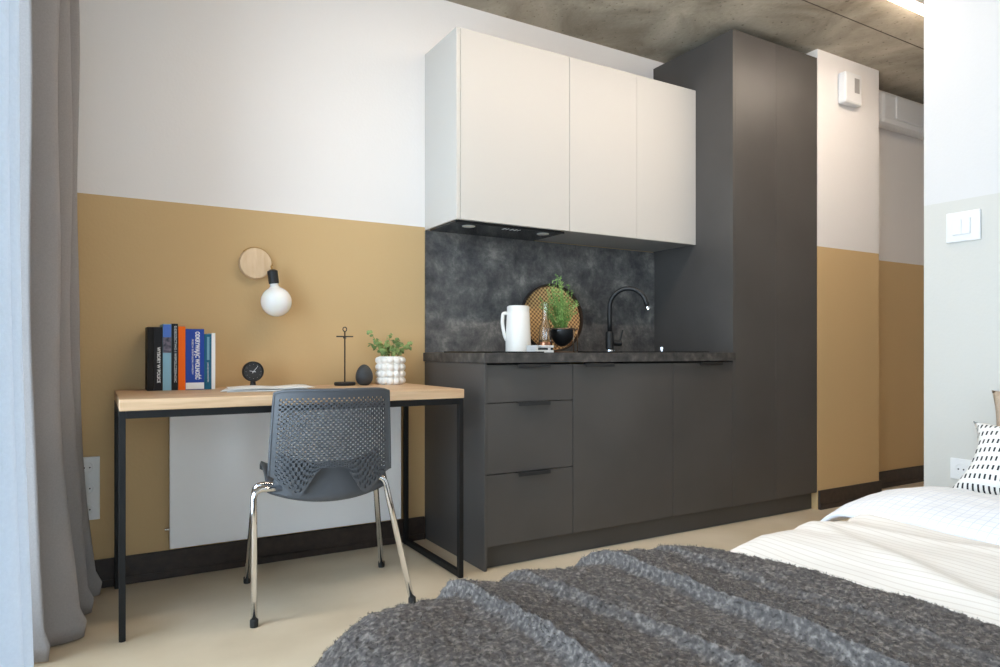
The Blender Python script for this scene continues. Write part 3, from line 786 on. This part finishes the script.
mb.tube([(cor[3][0], cor[3][1], ZT + 0.117), (hx, hy + 0.0635, ZT + 0.117)], wr, 8)
mb.tube([(hx + 0.0645 * math.cos(2 * PI * k / 40), hy + 0.0645 * math.sin(2 * PI * k / 40), ZT + 0.117) for k in range(41)], wr, 8)
mb.build('wire_stand', mat('dark_wire', lin(120, 100, 82), 0.3, 0.8), hb, True)
herbm = noise_mat('feathery_herb_green', [(0.3, lin(86, 132, 56)), (0.7, lin(176, 206, 126))], 30, 3, 0.55)
hs = MB(); hl = MB(); rng = random.Random(11)
for k in range(50):
    a = rng.uniform(0, 2 * PI); r0 = rng.uniform(0, 0.04); sp_ = rng.uniform(0.005, 0.085); h = rng.uniform(0.10, 0.262) * (1.08 - sp_ * 3)
    p0 = Vector((hx + r0 * math.cos(a), hy + r0 * math.sin(a), ZT + 0.11))
    p2 = Vector((hx - 0.02 + sp_ * 1.25 * math.cos(a), hy + sp_ * math.sin(a), ZT + 0.115 + h))
    p1 = p0 * 0.45 + p2 * 0.55 + Vector((rng.uniform(-0.02, 0.02), rng.uniform(-0.02, 0.02), 0.02))
    P = [p0 * (1 - q) ** 2 + p1 * 2 * q * (1 - q) + p2 * q * q for q in [i / 10 for i in range(11)]]
    hs.tube(P, [0.0016 * (1 - 0.06 * i) for i in range(11)], 5)
    for i in range(2, 11):
        for s in range(5):
            d = Vector((rng.uniform(-1, 1), rng.uniform(-1, 1), rng.uniform(-0.1, 1.3))).normalized()
            c = P[i]; ln = rng.uniform(0.010, 0.022); w = d.orthogonal().normalized() * 0.0014
            w = Matrix.Rotation(rng.uniform(0, 6.28), 3, d) @ w
            q0 = hl.bm.verts.new(c - w); q1 = hl.bm.verts.new(c + w); q2 = hl.bm.verts.new(c + d * ln * 0.6 + w); q3 = hl.bm.verts.new(c + d * ln); q4 = hl.bm.verts.new(c + d * ln * 0.6 - w)
            hl.bm.faces.new((q0, q1, q2, q3, q4))
hs.build('stems', mat('herb_stem', lin(108, 150, 70), 0.55), hb, True)
hl.build('leaves', herbm, hb)

# glass carafe with bronze base and a stack of white coasters
gx, gy = 1.885, 2.765
cf = thing('glass_carafe', 'slender clear glass carafe with bronze foot beside the white jug', 'carafe', (gx, gy, ZT))
prof_o = [(0.028, 0.052), (0.030, 0.058), (0.031, 0.10), (0.027, 0.125), (0.017, 0.15), (0.0145, 0.18), (0.0145, 0.22), (0.018, 0.242)]
prof_i = [(0.0165, 0.242), (0.013, 0.22), (0.013, 0.18), (0.0155, 0.15), (0.0255, 0.124), (0.0295, 0.10), (0.0285, 0.062), (0.001, 0.060)]
MB().lathe(prof_o + prof_i, 32, (gx, gy, ZT)).build('glass_body', M['glass'], cf, True, auto=50)
MB().lathe([(0.034, 0.0), (0.036, 0.003), (0.036, 0.03), (0.030, 0.051), (0.02, 0.0515)], 32, (gx, gy, ZT)).build('foot', mat('bronze', lin(176, 126, 100), 0.25, 0.9), cf, True, auto=40)

cs_ = thing('coaster_holder', 'small white holder with dark slots on the worktop before the jug', 'coaster holder', (1.79, 2.66, ZT))
mb = MB()
x0, x1, y0, y1 = 1.735, 1.835, 2.62, 2.70
mb.box(x0, x1, y0, y1, ZT, ZT + 0.012, 0.002); mb.box(x0 + 0.03, x1, y0, y1, ZT + 0.023, ZT + 0.034, 0.002)
mb.box(x0, x0 + 0.012, y0, y1, ZT + 0.0125, ZT + 0.034, 0.001); mb.box(x1 - 0.03, x1 - 0.018, y0, y1, ZT + 0.0125, ZT + 0.0225, 0.001)
mb.build('frame', M['white_plastic'], cs_)
box('dark_coaster', mat('dark_teal_coaster', lin(30, 44, 50), 0.5), x0 + 0.013, x1 - 0.031, y0 + 0.004, y1, ZT + 0.0125, ZT + 0.0215, cs_)
box('dark_coaster', bpy.data.materials['dark_teal_coaster'], x1 - 0.017, x1 - 0.002, y0 + 0.004, y1, ZT + 0.0125, ZT + 0.0215, cs_)

# ------------------------------------------------------------------ curtains
rail = box('curtain_rail', M['white_plastic'], -0.19, -0.15, -2.3, 2.99, ZC - 0.022, ZC - 0.0005)
tag(rail, 'white curtain rail fixed to the ceiling along the window wall', 'curtain rail')
def curtain(name, label, plan, flare, ztop, group='grey window curtains', m=None):
    mb = MB(); n = len(plan) - 1
    def fn(i, j):
        f = i * n; k = min(int(f), n - 1); w = f - k
        x = plan[k][0] * (1 - w) + plan[k + 1][0] * w; y = plan[k][1] * (1 - w) + plan[k + 1][1] * w
        z = ztop * (1 - j) + 0.006 * j
        s = 0.55 + 0.45 * min(1.0, (ztop - z) / 0.35)          # gathered at the heading
        x = -0.17 + (x + 0.17) * s
        dx, dy = flare(x, y, z, i)
        return Vector((x + dx, y + dy, z))
    mb.grid(fn, n, 60)
    o = mb.build(name, m or M['curtain'], None, True, solid=0.003, solid_off=0)
    return tag(o, label, 'curtain', group)
def plan_wave(y0, y1, xc, peaks, n):
    out = []
    for k in range(n + 1):
        y = y0 + (y1 - y0) * k / n
        out.append((peaks(y), y))
    return out
def far_x(y):
    ph = (2.935 - y) / 0.19
    pk = -0.060 - 0.030 * (2.935 - y) / 0.38
    return pk - 0.085 + 0.085 * math.cos(2 * PI * ph) + 0.008 * math.sin(2 * PI * ph * 2.3 + 1)
def far_flare(x, y, z, i):
    q = max(0.0, 1 - z / 0.95)
    wv = 0.5 + 0.5 * math.cos(2 * PI * (2.935 - y) / 0.19)
    dx = q ** 1.6 * 0.062 * wv + 0.004 * math.sin(z * 6 + y * 20) * wv
    dy = -q ** 2 * 0.035 * (1 if y < 2.7 else 0.3)
    p = max(0.0, 1 - z / 0.09)
    return dx + 0.015 * math.sin(p * PI) * wv, dy
curtain('curtain', 'grey curtain hanging beside the ochre wall with its hem on the floor', plan_wave(2.972, 2.40, 0, far_x, 150), far_flare, ZC - 0.024)
def near_x(y):
    ph = (1.14 - y) / 0.17
    return -0.082 - 0.075 + 0.075 * math.cos(2 * PI * ph) + 0.006 * math.sin(9 * ph)
def near_flare(x, y, z, i):
    return 0.046 * (1 - z / 2.6) - 0.032 + 0.003 * math.sin(z * 5), 0.0
curtain('curtain', 'curtain panel with painted-in pale daylight at the left edge, nearest the viewer', plan_wave(1.17, 0.72, 0, near_x, 130), near_flare, ZC - 0.024, m=M['daylight_painted_curtain'])

# ------------------------------------------------------------------ bed
XF, YE, ZM = 0.465, 1.18, 0.395          # mattress foot edge, far edge, top
bed = thing('bed', 'double bed against the pale partition, mostly under duvet and throw', 'bed', (1.8, 0.4, 0))
mb = MB().box(XF + 0.02, 2.9, -0.42, YE - 0.02, 0.05, 0.20, 0.01)
mb.build('base', mat('bed_base_fabric', lin(120, 116, 112), 0.9), bed)
for xx in (XF + 0.1, 2.78):
    for yy in (-0.34, YE - 0.12): MB().lathe([(0.02, 0.0), (0.025, 0.05)], 20, (xx, yy, 0)).build('leg', M['black_matt'], bed)
box('mattress', mat('mattress_ticking', lin(236, 235, 232), 0.9), XF, 2.905, -0.44, YE, 0.2005, ZM - 0.012, bed, bev=0.04)

def wrap(x, y, off, xf, ye, top, r, flare=0.0):
    """cloth laid over the bed: past the foot (x<xf) or far side (y>ye) it rolls over a radius r and hangs"""
    a = max(0.0, xf - x); c = max(0.0, y - ye); d = math.hypot(a, c)
    px, py = max(x, xf), min(y, ye)
    if d < 1e-9: return Vector((px, py, top + off))
    dx, dy = -a / d, c / d
    q = r * PI / 2
    if d < q:
        th = d / r; h = r * math.sin(th); dr = r * (1 - math.cos(th)); nx, nz = math.sin(th), math.cos(th)
    else:
        h = r + flare * (d - q); dr = r + (d - q); nx, nz = 1.0, 0.0
    return Vector((px + dx * (h + off * nx), py + dy * (h + off * nx), top - dr + off * nz))

# duvet
def check_mat(name, base, line, sx, sy, wx, wy):
    m = mat(name, base, 0.85, spec=0.2)
    t, N, L, b = nodes(m)
    at = N.new('ShaderNodeUVMap'); at.uv_map = 'UVMap'
    s = N.new('ShaderNodeSeparateXYZ'); L.new(at.outputs[0], s.inputs[0])
    outs = []
    for ax, step, w in (('X', sx, wx), ('Y', sy, wy)):
        if not step: continue
        d = N.new('ShaderNodeMath'); d.operation = 'DIVIDE'; d.inputs[1].default_value = step; L.new(s.outputs[ax], d.inputs[0])
        f = N.new('ShaderNodeMath'); f.operation = 'FRACT'; L.new(d.outputs[0], f.inputs[0])
        l = N.new('ShaderNodeMath'); l.operation = 'LESS_THAN'; l.inputs[1].default_value = w / step; L.new(f.outputs[0], l.inputs[0])
        outs.append(l.outputs[0])
    fac = outs[0]
    if len(outs) > 1:
        mxm = N.new('ShaderNodeMath'); mxm.operation = 'MAXIMUM'; L.new(outs[0], mxm.inputs[0]); L.new(outs[1], mxm.inputs[1]); fac = mxm.outputs[0]
    mx = N.new('ShaderNodeMix'); mx.data_type = 'RGBA'; mx.inputs[6].default_value = base; mx.inputs[7].default_value = line
    L.new(fac, mx.inputs[0]); L.new(mx.outputs[2], b.inputs['Base Color'])
    n = N.new('ShaderNodeTexNoise'); n.inputs['Scale'].default_value = 300
    L.new(at.outputs[0], n.inputs['Vector'])
    bp = N.new('ShaderNodeBump'); bp.inputs['Strength'].default_value = 0.15; bp.inputs['Distance'].default_value = 0.004
    L.new(n.outputs['Fac'], bp.inputs['Height']); L.new(bp.outputs[0], b.inputs['Normal'])
    return m
M['duvet'] = check_mat('cream_striped_cotton', lin(234, 228, 221), lin(221, 213, 204), 0.022, 0, 0.004, 0)
M['duvet_in'] = check_mat('white_checked_cotton', lin(234, 234, 236), lin(212, 216, 226), 0.024, 0.024, 0.0022, 0.0022)
def uv_from(o, uvs):
    me = o.data; lay = me.uv_layers.new(name='UVMap')
    for lp in me.loops: lay.data[lp.index].uv = uvs[lp.vertex_index]
def cloth(name, m, fn, xs, ys, parent, solid, smooth=True):
    mb = MB(); uvs = []; V = []
    for x in xs:
        row = []
        for y in ys:
            row.append(mb.bm.verts.new(fn(x, y))); uvs.append((x, y))
        V.append(row)
    for i in range(len(xs) - 1):
        for j in range(len(ys) - 1):
            mb.bm.faces.new((V[i][j], V[i + 1][j], V[i + 1][j + 1], V[i][j + 1]))
    o = mb.build(name, m, parent, smooth, solid=solid, solid_off=-1)
    uv_from(o, uvs); return o
def fr(a, b, n): return [a + (b - a) * k / n for k in range(n + 1)]
def wr_(x, y, s, sd): return noise.noise(Vector((x * s, y * s, sd)))
dv = thing('duvet', 'white checked duvet on the bed with its end folded back', 'duvet', (1.6, 0.4, ZM))
def duvet_fn(x, y):
    e = max(0, min(1, (y - YE + 0.25) / 0.3))
    o = 0.028 - 0.022 * max(0.0, min(1.0, (1.50 - x) / 0.12)) + 0.010 * wr_(x, y * 0.5, 4, 3) + 0.008 * wr_(x * 1.6, y * 0.8, 7, 9) + e * 0.012 * wr_(x, 0.3, 11, 5)
    o += 0.012 * math.exp(-((x - 1.80 + 0.25 * (y - 0.9)) / 0.03) ** 2) * max(0, min(1, (y - 0.3) * 2))
    o += 0.010 * math.exp(-((x - 1.62 - 0.4 * (y - 1.0)) / 0.035) ** 2) * max(0, min(1, (y - 0.4) * 2))
    edge = 0.02 * math.sin(x * 9)
    return wrap(x, y, o, XF - 0.02, YE - 0.02, ZM, 0.055, 0.12) + Vector((0, edge * max(0, y - YE), 0))
cloth('cover', M['duvet'], duvet_fn, fr(1.27, 2.30, 90), fr(-0.60, YE + 0.20, 100), dv, 0.012)
XQ = 1.92
def cuff_fn(x, y):
    # x runs along the folded-back end: lower layer edge -> roll -> upper layer
    f = (x - XQ) / 0.52
    hgt = 0.060 * math.sin(max(0.0, min(1.0, f * 1.0)) * PI) ** 0.6 + 0.028
    o = hgt + 0.008 * wr_(x, y, 6, 2) + 0.005 * wr_(x, y, 14, 6)
    xs = x + 0.02 * wr_(0, y, 5, 1) - 0.10 * max(0, y - YE + 0.02)
    return wrap(xs, y, o * (1 - 0.55 * max(0.0, min(1.0, (y - YE + 0.02) / 0.16))), XF, YE + 0.06, ZM, 0.10, 0.25)
cloth('folded_end', M['duvet_in'], cuff_fn, fr(XQ, XQ + 0.52, 60), fr(-0.58, YE + 0.165, 90), dv, 0.012)

# wool throw with stepped folds
throw = thing('wool_throw', 'shaggy charcoal wool throw spread over the foot of the bed', 'throw', (0.9, 0.4, ZM))
FOLDS = [(0.62, 0.030, 0.040), (0.785, 0.022, 0.045), (0.975, 0.034, 0.040), (1.18, 0.016, 0.05)]
def fold_h(x, y):
    h = 0.0
    for k, (xi, amp, w) in enumerate(FOLDS):
        xf = xi + 0.05 * wr_(0.3 * k, y * 0.9, 1.7, 3 + k) - 0.02 * (YE - y) * (k - 1.2) * 0.3
        nxt = FOLDS[k + 1][0] if k + 1 < len(FOLDS) else 1.42
        if x > xf - w:
            rise = max(0.0, min(1.0, (x - (xf - w)) / w)); rise = rise * rise * (3 - 2 * rise)
            dec = max(0.0, 1 - max(0.0, x - xf) / (nxt - xi))
            h += amp * rise * dec ** 1.2
    return h
XT = 1.375
def fold_slide(x, y):
    d = 0.0
    for k, (xi, amp, w) in enumerate(FOLDS):
        xf = xi + 0.05 * wr_(0.3 * k, y * 0.9, 1.7, 3 + k) - 0.02 * (YE - y) * (k - 1.2) * 0.3
        d += amp * (0.80 * math.exp(-((x - xf + 0.75 * w) / 0.030) ** 2) - 0.25 * math.exp(-((x - xf) / 0.045) ** 2))
    return d
def throw_off(x, y):
    return 0.046 + fold_h(x, y) + 0.010 * wr_(x, y, 5, 1) + 0.004 * wr_(x, y, 16, 4)
def throw_fn(x, y):
    fine = 0.0050 * noise.noise(Vector((x * 55, y * 55, 2))) + 0.0025 * noise.noise(Vector((x * 160, y * 160, 7)))
    o = throw_off(x, y) + fine
    if x > XT - 0.05:
        o -= 0.02 * (x - XT + 0.05) / 0.05
    sk = 0.07 * max(0.0, (y - 0.5) / 0.7) + 0.05 * max(0.0, min(1.0, (y - 0.95) / 0.25))
    p = wrap(x + fold_slide(x, y) - sk * max(0.0, (x - 1.1) / 0.275), y, o, XF + 0.02, YE - 0.04, ZM - 0.01, 0.15, 0.06)
    if x >= XT - 0.001: p.x += 0.006 * noise.noise(Vector((y * 30, 0, 0)))
    return p
wool = mat('charcoal_wool', lin(86, 82, 82), 0.95, spec=0.15)
t, N, L, b = nodes(wool)
tcn = N.new('ShaderNodeTexCoord'); n1 = N.new('ShaderNodeTexNoise'); n1.inputs['Scale'].default_value = 105; n1.inputs['Detail'].default_value = 4
L.new(tcn.outputs['Object'], n1.inputs['Vector'])
rr = N.new('ShaderNodeValToRGB'); e = rr.color_ramp.elements
e[0].position = 0.30; e[0].color = lin(74, 70, 69); e[1].position = 0.74; e[1].color = lin(148, 140, 134)
q = e.new(0.52); q.color = lin(102, 96, 93)
L.new(n1.outputs['Fac'], rr.inputs['Fac']); L.new(rr.outputs['Color'], b.inputs['Base Color'])
XS = fr(0.10, XT, 320); YS = fr(-0.62, YE + 0.30, 330)
cloth('blanket', wool, throw_fn, XS, YS, throw, 0.010)
# wool fuzz: short curly fibres rooted in the blanket
rng = random.Random(21)
mb = MB(); bmx = mb.bm
def fibre(x, y):
    p = throw_fn(x, y)
    e = 0.004
    du = throw_fn(x + e, y) - p; dvv = throw_fn(x, y + e) - p
    nrm = du.cross(dvv)
    if nrm.length < 1e-12: return
    nrm.normalize()
    if nrm.z < -0.2: nrm = -nrm
    t1 = Vector((rng.uniform(-1, 1), rng.uniform(-1, 1), rng.uniform(-0.5, 0.5)))
    d = (nrm * rng.uniform(0.35, 1.0) + t1 * 0.8).normalized(); ln = rng.uniform(0.003, 0.007)
    w = d.cross(Vector((rng.uniform(-1, 1), rng.uniform(-1, 1), rng.uniform(-1, 1)))).normalized() * rng.uniform(0.0005, 0.0009)
    c = (d + t1 * 0.5 + Vector((0, 0, -0.3))).normalized()
    a0 = bmx.verts.new(p - w); a1 = bmx.verts.new(p + w)
    q = p + d * ln * 0.55; b0 = bmx.verts.new(q - w * 0.8); b1 = bmx.verts.new(q + w * 0.8)
    s = bmx.verts.new(q + c * ln * 0.45)
    bmx.faces.new((a0, a1, b1, b0)); bmx.faces.new((b0, b1, s))
cnt = 0
while cnt < 60000:
    x = rng.uniform(0.14, XT); y = rng.uniform(0.15, YE + 0.28)
    # favour what lies nearest: denser towards the visible band
    fibre(x, y); cnt += 1
fz = mb.build('wool_pile', wool, throw)
fz['kind'] = 'stuff'

# pillows
def pillow(name, label, mtx, w, h, thick, m, group=None, pinch=0.10):
    mb = MB()
    def side(s):
        def fn(i, j):
            u, v = -1 + 2 * i, -1 + 2 * j
            k = (1 - u ** 4) * (1 - v ** 4)
            pu = 1 - pinch * (1 - abs(v) ** 2.2) ; pv = 1 - pinch * (1 - abs(u) ** 2.2)
            t_ = thick / 2 * k ** 0.5 + 0.004 * noise.noise(Vector((u * 3, v * 3, s)))* k
            return mtx @ Vector((u * w / 2 * pu, s * t_, v * h / 2 * pv))
        return fn
    mb.grid(side(1), 30, 30); mb.grid(side(-1), 30, 30)
    bmesh.ops.remove_doubles(mb.bm, verts=mb.bm.verts, dist=0.0008)
    o = mb.build(name, m, None, True)
    return tag(o, label, 'pillow', group)
pm = mat('white_with_black_dashes', lin(236, 235, 232), 0.85, spec=0.2)
t, N, L, b = nodes(pm)
tcn = N.new('ShaderNodeTexCoord'); s = N.new('ShaderNodeSeparateXYZ'); L.new(tcn.outputs['Object'], s.inputs[0])
def math_(op, a, v=None, v2=None):
    q = N.new('ShaderNodeMath'); q.operation = op
    if isinstance(a, (int, float)): q.inputs[0].default_value = a
    else: L.new(a, q.inputs[0])
    if v is not None:
        if isinstance(v, (int, float)): q.inputs[1].default_value = v
        else: L.new(v, q.inputs[1])
    return q.outputs[0]
rowi = math_('FRACT', math_('DIVIDE', s.outputs['Z'], 0.036))
rowm = math_('MULTIPLY', math_('GREATER_THAN', rowi, 0.22), math_('LESS_THAN', rowi, 0.72))
coli = math_('FRACT', math_('DIVIDE', s.outputs['X'], 0.016))
colm = math_('MULTIPLY', math_('GREATER_THAN', coli, 0.3), math_('LESS_THAN', coli, 0.68))
fac = math_('MULTIPLY', rowm, colm)
mx = N.new('ShaderNodeMix'); mx.data_type = 'RGBA'; mx.inputs[6].default_value = lin(238, 237, 234); mx.inputs[7].default_value = lin(44, 45, 50)
L.new(fac, mx.inputs[0]); L.new(mx.outputs[2], b.inputs['Base Color'])
# cushion frames: local x = along the wall (world -y), z = up, y = away from the wall
def lean(x, y, z, deg, yaw=0):
    base = Matrix(((0, -1, 0, 0), (-1, 0, 0, 0), (0, 0, 1, 0), (0, 0, 0, 1)))
    return Matrix.Translation((x, y, z)) @ Matrix.Rotation(math.radians(yaw), 4, 'Z') @ Matrix.Rotation(math.radians(deg), 4, 'Y') @ base
def pillow_obj(name, label, mtx, w, h, thick, m, pinch=0.1):
    o = pillow(name, label, Matrix.Identity(4), w, h, thick, m, None, pinch)
    o.matrix_world = mtx; return o
pillow_obj('patterned_pillow', 'white pillow with black dash pattern propped near the wall socket', lean(2.66, 1.035, ZM + 0.122, 40), 0.50, 0.33, 0.12, pm, 0.2)
pillow_obj('beige_pillow', 'beige pillow standing behind the dash-patterned pillow', lean(2.835, 1.008, ZM + 0.182, 9), 0.52, 0.36, 0.11, noise_mat('beige_linen', [(0.3, lin(178, 158, 138)), (0.7, lin(196, 178, 158))], 160, 3, 0.9), 0.10)

# ------------------------------------------------------------------ light
w = bpy.data.worlds.new('overcast_sky'); sc.world = w; w.use_nodes = True
bg = w.node_tree.nodes['Background']
bg.inputs[0].default_value = (0.69, 0.855, 1.0, 1); bg.inputs[1].default_value = 9.0
pl = bpy.data.lights.new('window_daylight', 'AREA'); pl.shape = 'RECTANGLE'; pl.size = WZ1 - WZ0; pl.size_y = WY1 - WY0
pl.cycles.is_portal = True
po = bpy.data.objects.new('window_daylight', pl); COL.objects.link(po)
po.location = (XL - 0.2, (WY0 + WY1) / 2, (WZ0 + WZ1) / 2); po.rotation_euler = (0, -PI / 2, 0)

pl2 = bpy.data.lights.new('balcony_daylight', 'AREA'); pl2.shape = 'RECTANGLE'; pl2.size = NX1 - NX0; pl2.size_y = 2.36
pl2.cycles.is_portal = True
po2 = bpy.data.objects.new('balcony_daylight', pl2); COL.objects.link(po2)
po2.location = ((NX0 + NX1) / 2, YN - 0.16, 1.26); po2.rotation_euler = (PI / 2, 0, PI)

# ------------------------------------------------------------------ camera
cam = bpy.data.cameras.new('camera'); co = bpy.data.objects.new('camera', cam); COL.objects.link(co)
cam.sensor_width = 36; cam.lens = 687 / 1000 * 36; cam.shift_y = 17.5 / 1000
cam.clip_start = 0.02
co.location = (0, 0, 0.9); co.rotation_euler = (PI / 2, 0, -math.radians(30.52))
sc.camera = co
vs = sc.view_settings
vs.view_transform = 'Standard'; vs.look = 'None'; vs.gamma = 1; vs.use_curve_mapping = False; vs.exposure = -0.08
sc.cycles.max_bounces = 12; sc.cycles.diffuse_bounces = 8; sc.cycles.transparent_max_bounces = 12
sc.cycles.sample_clamp_indirect = 6
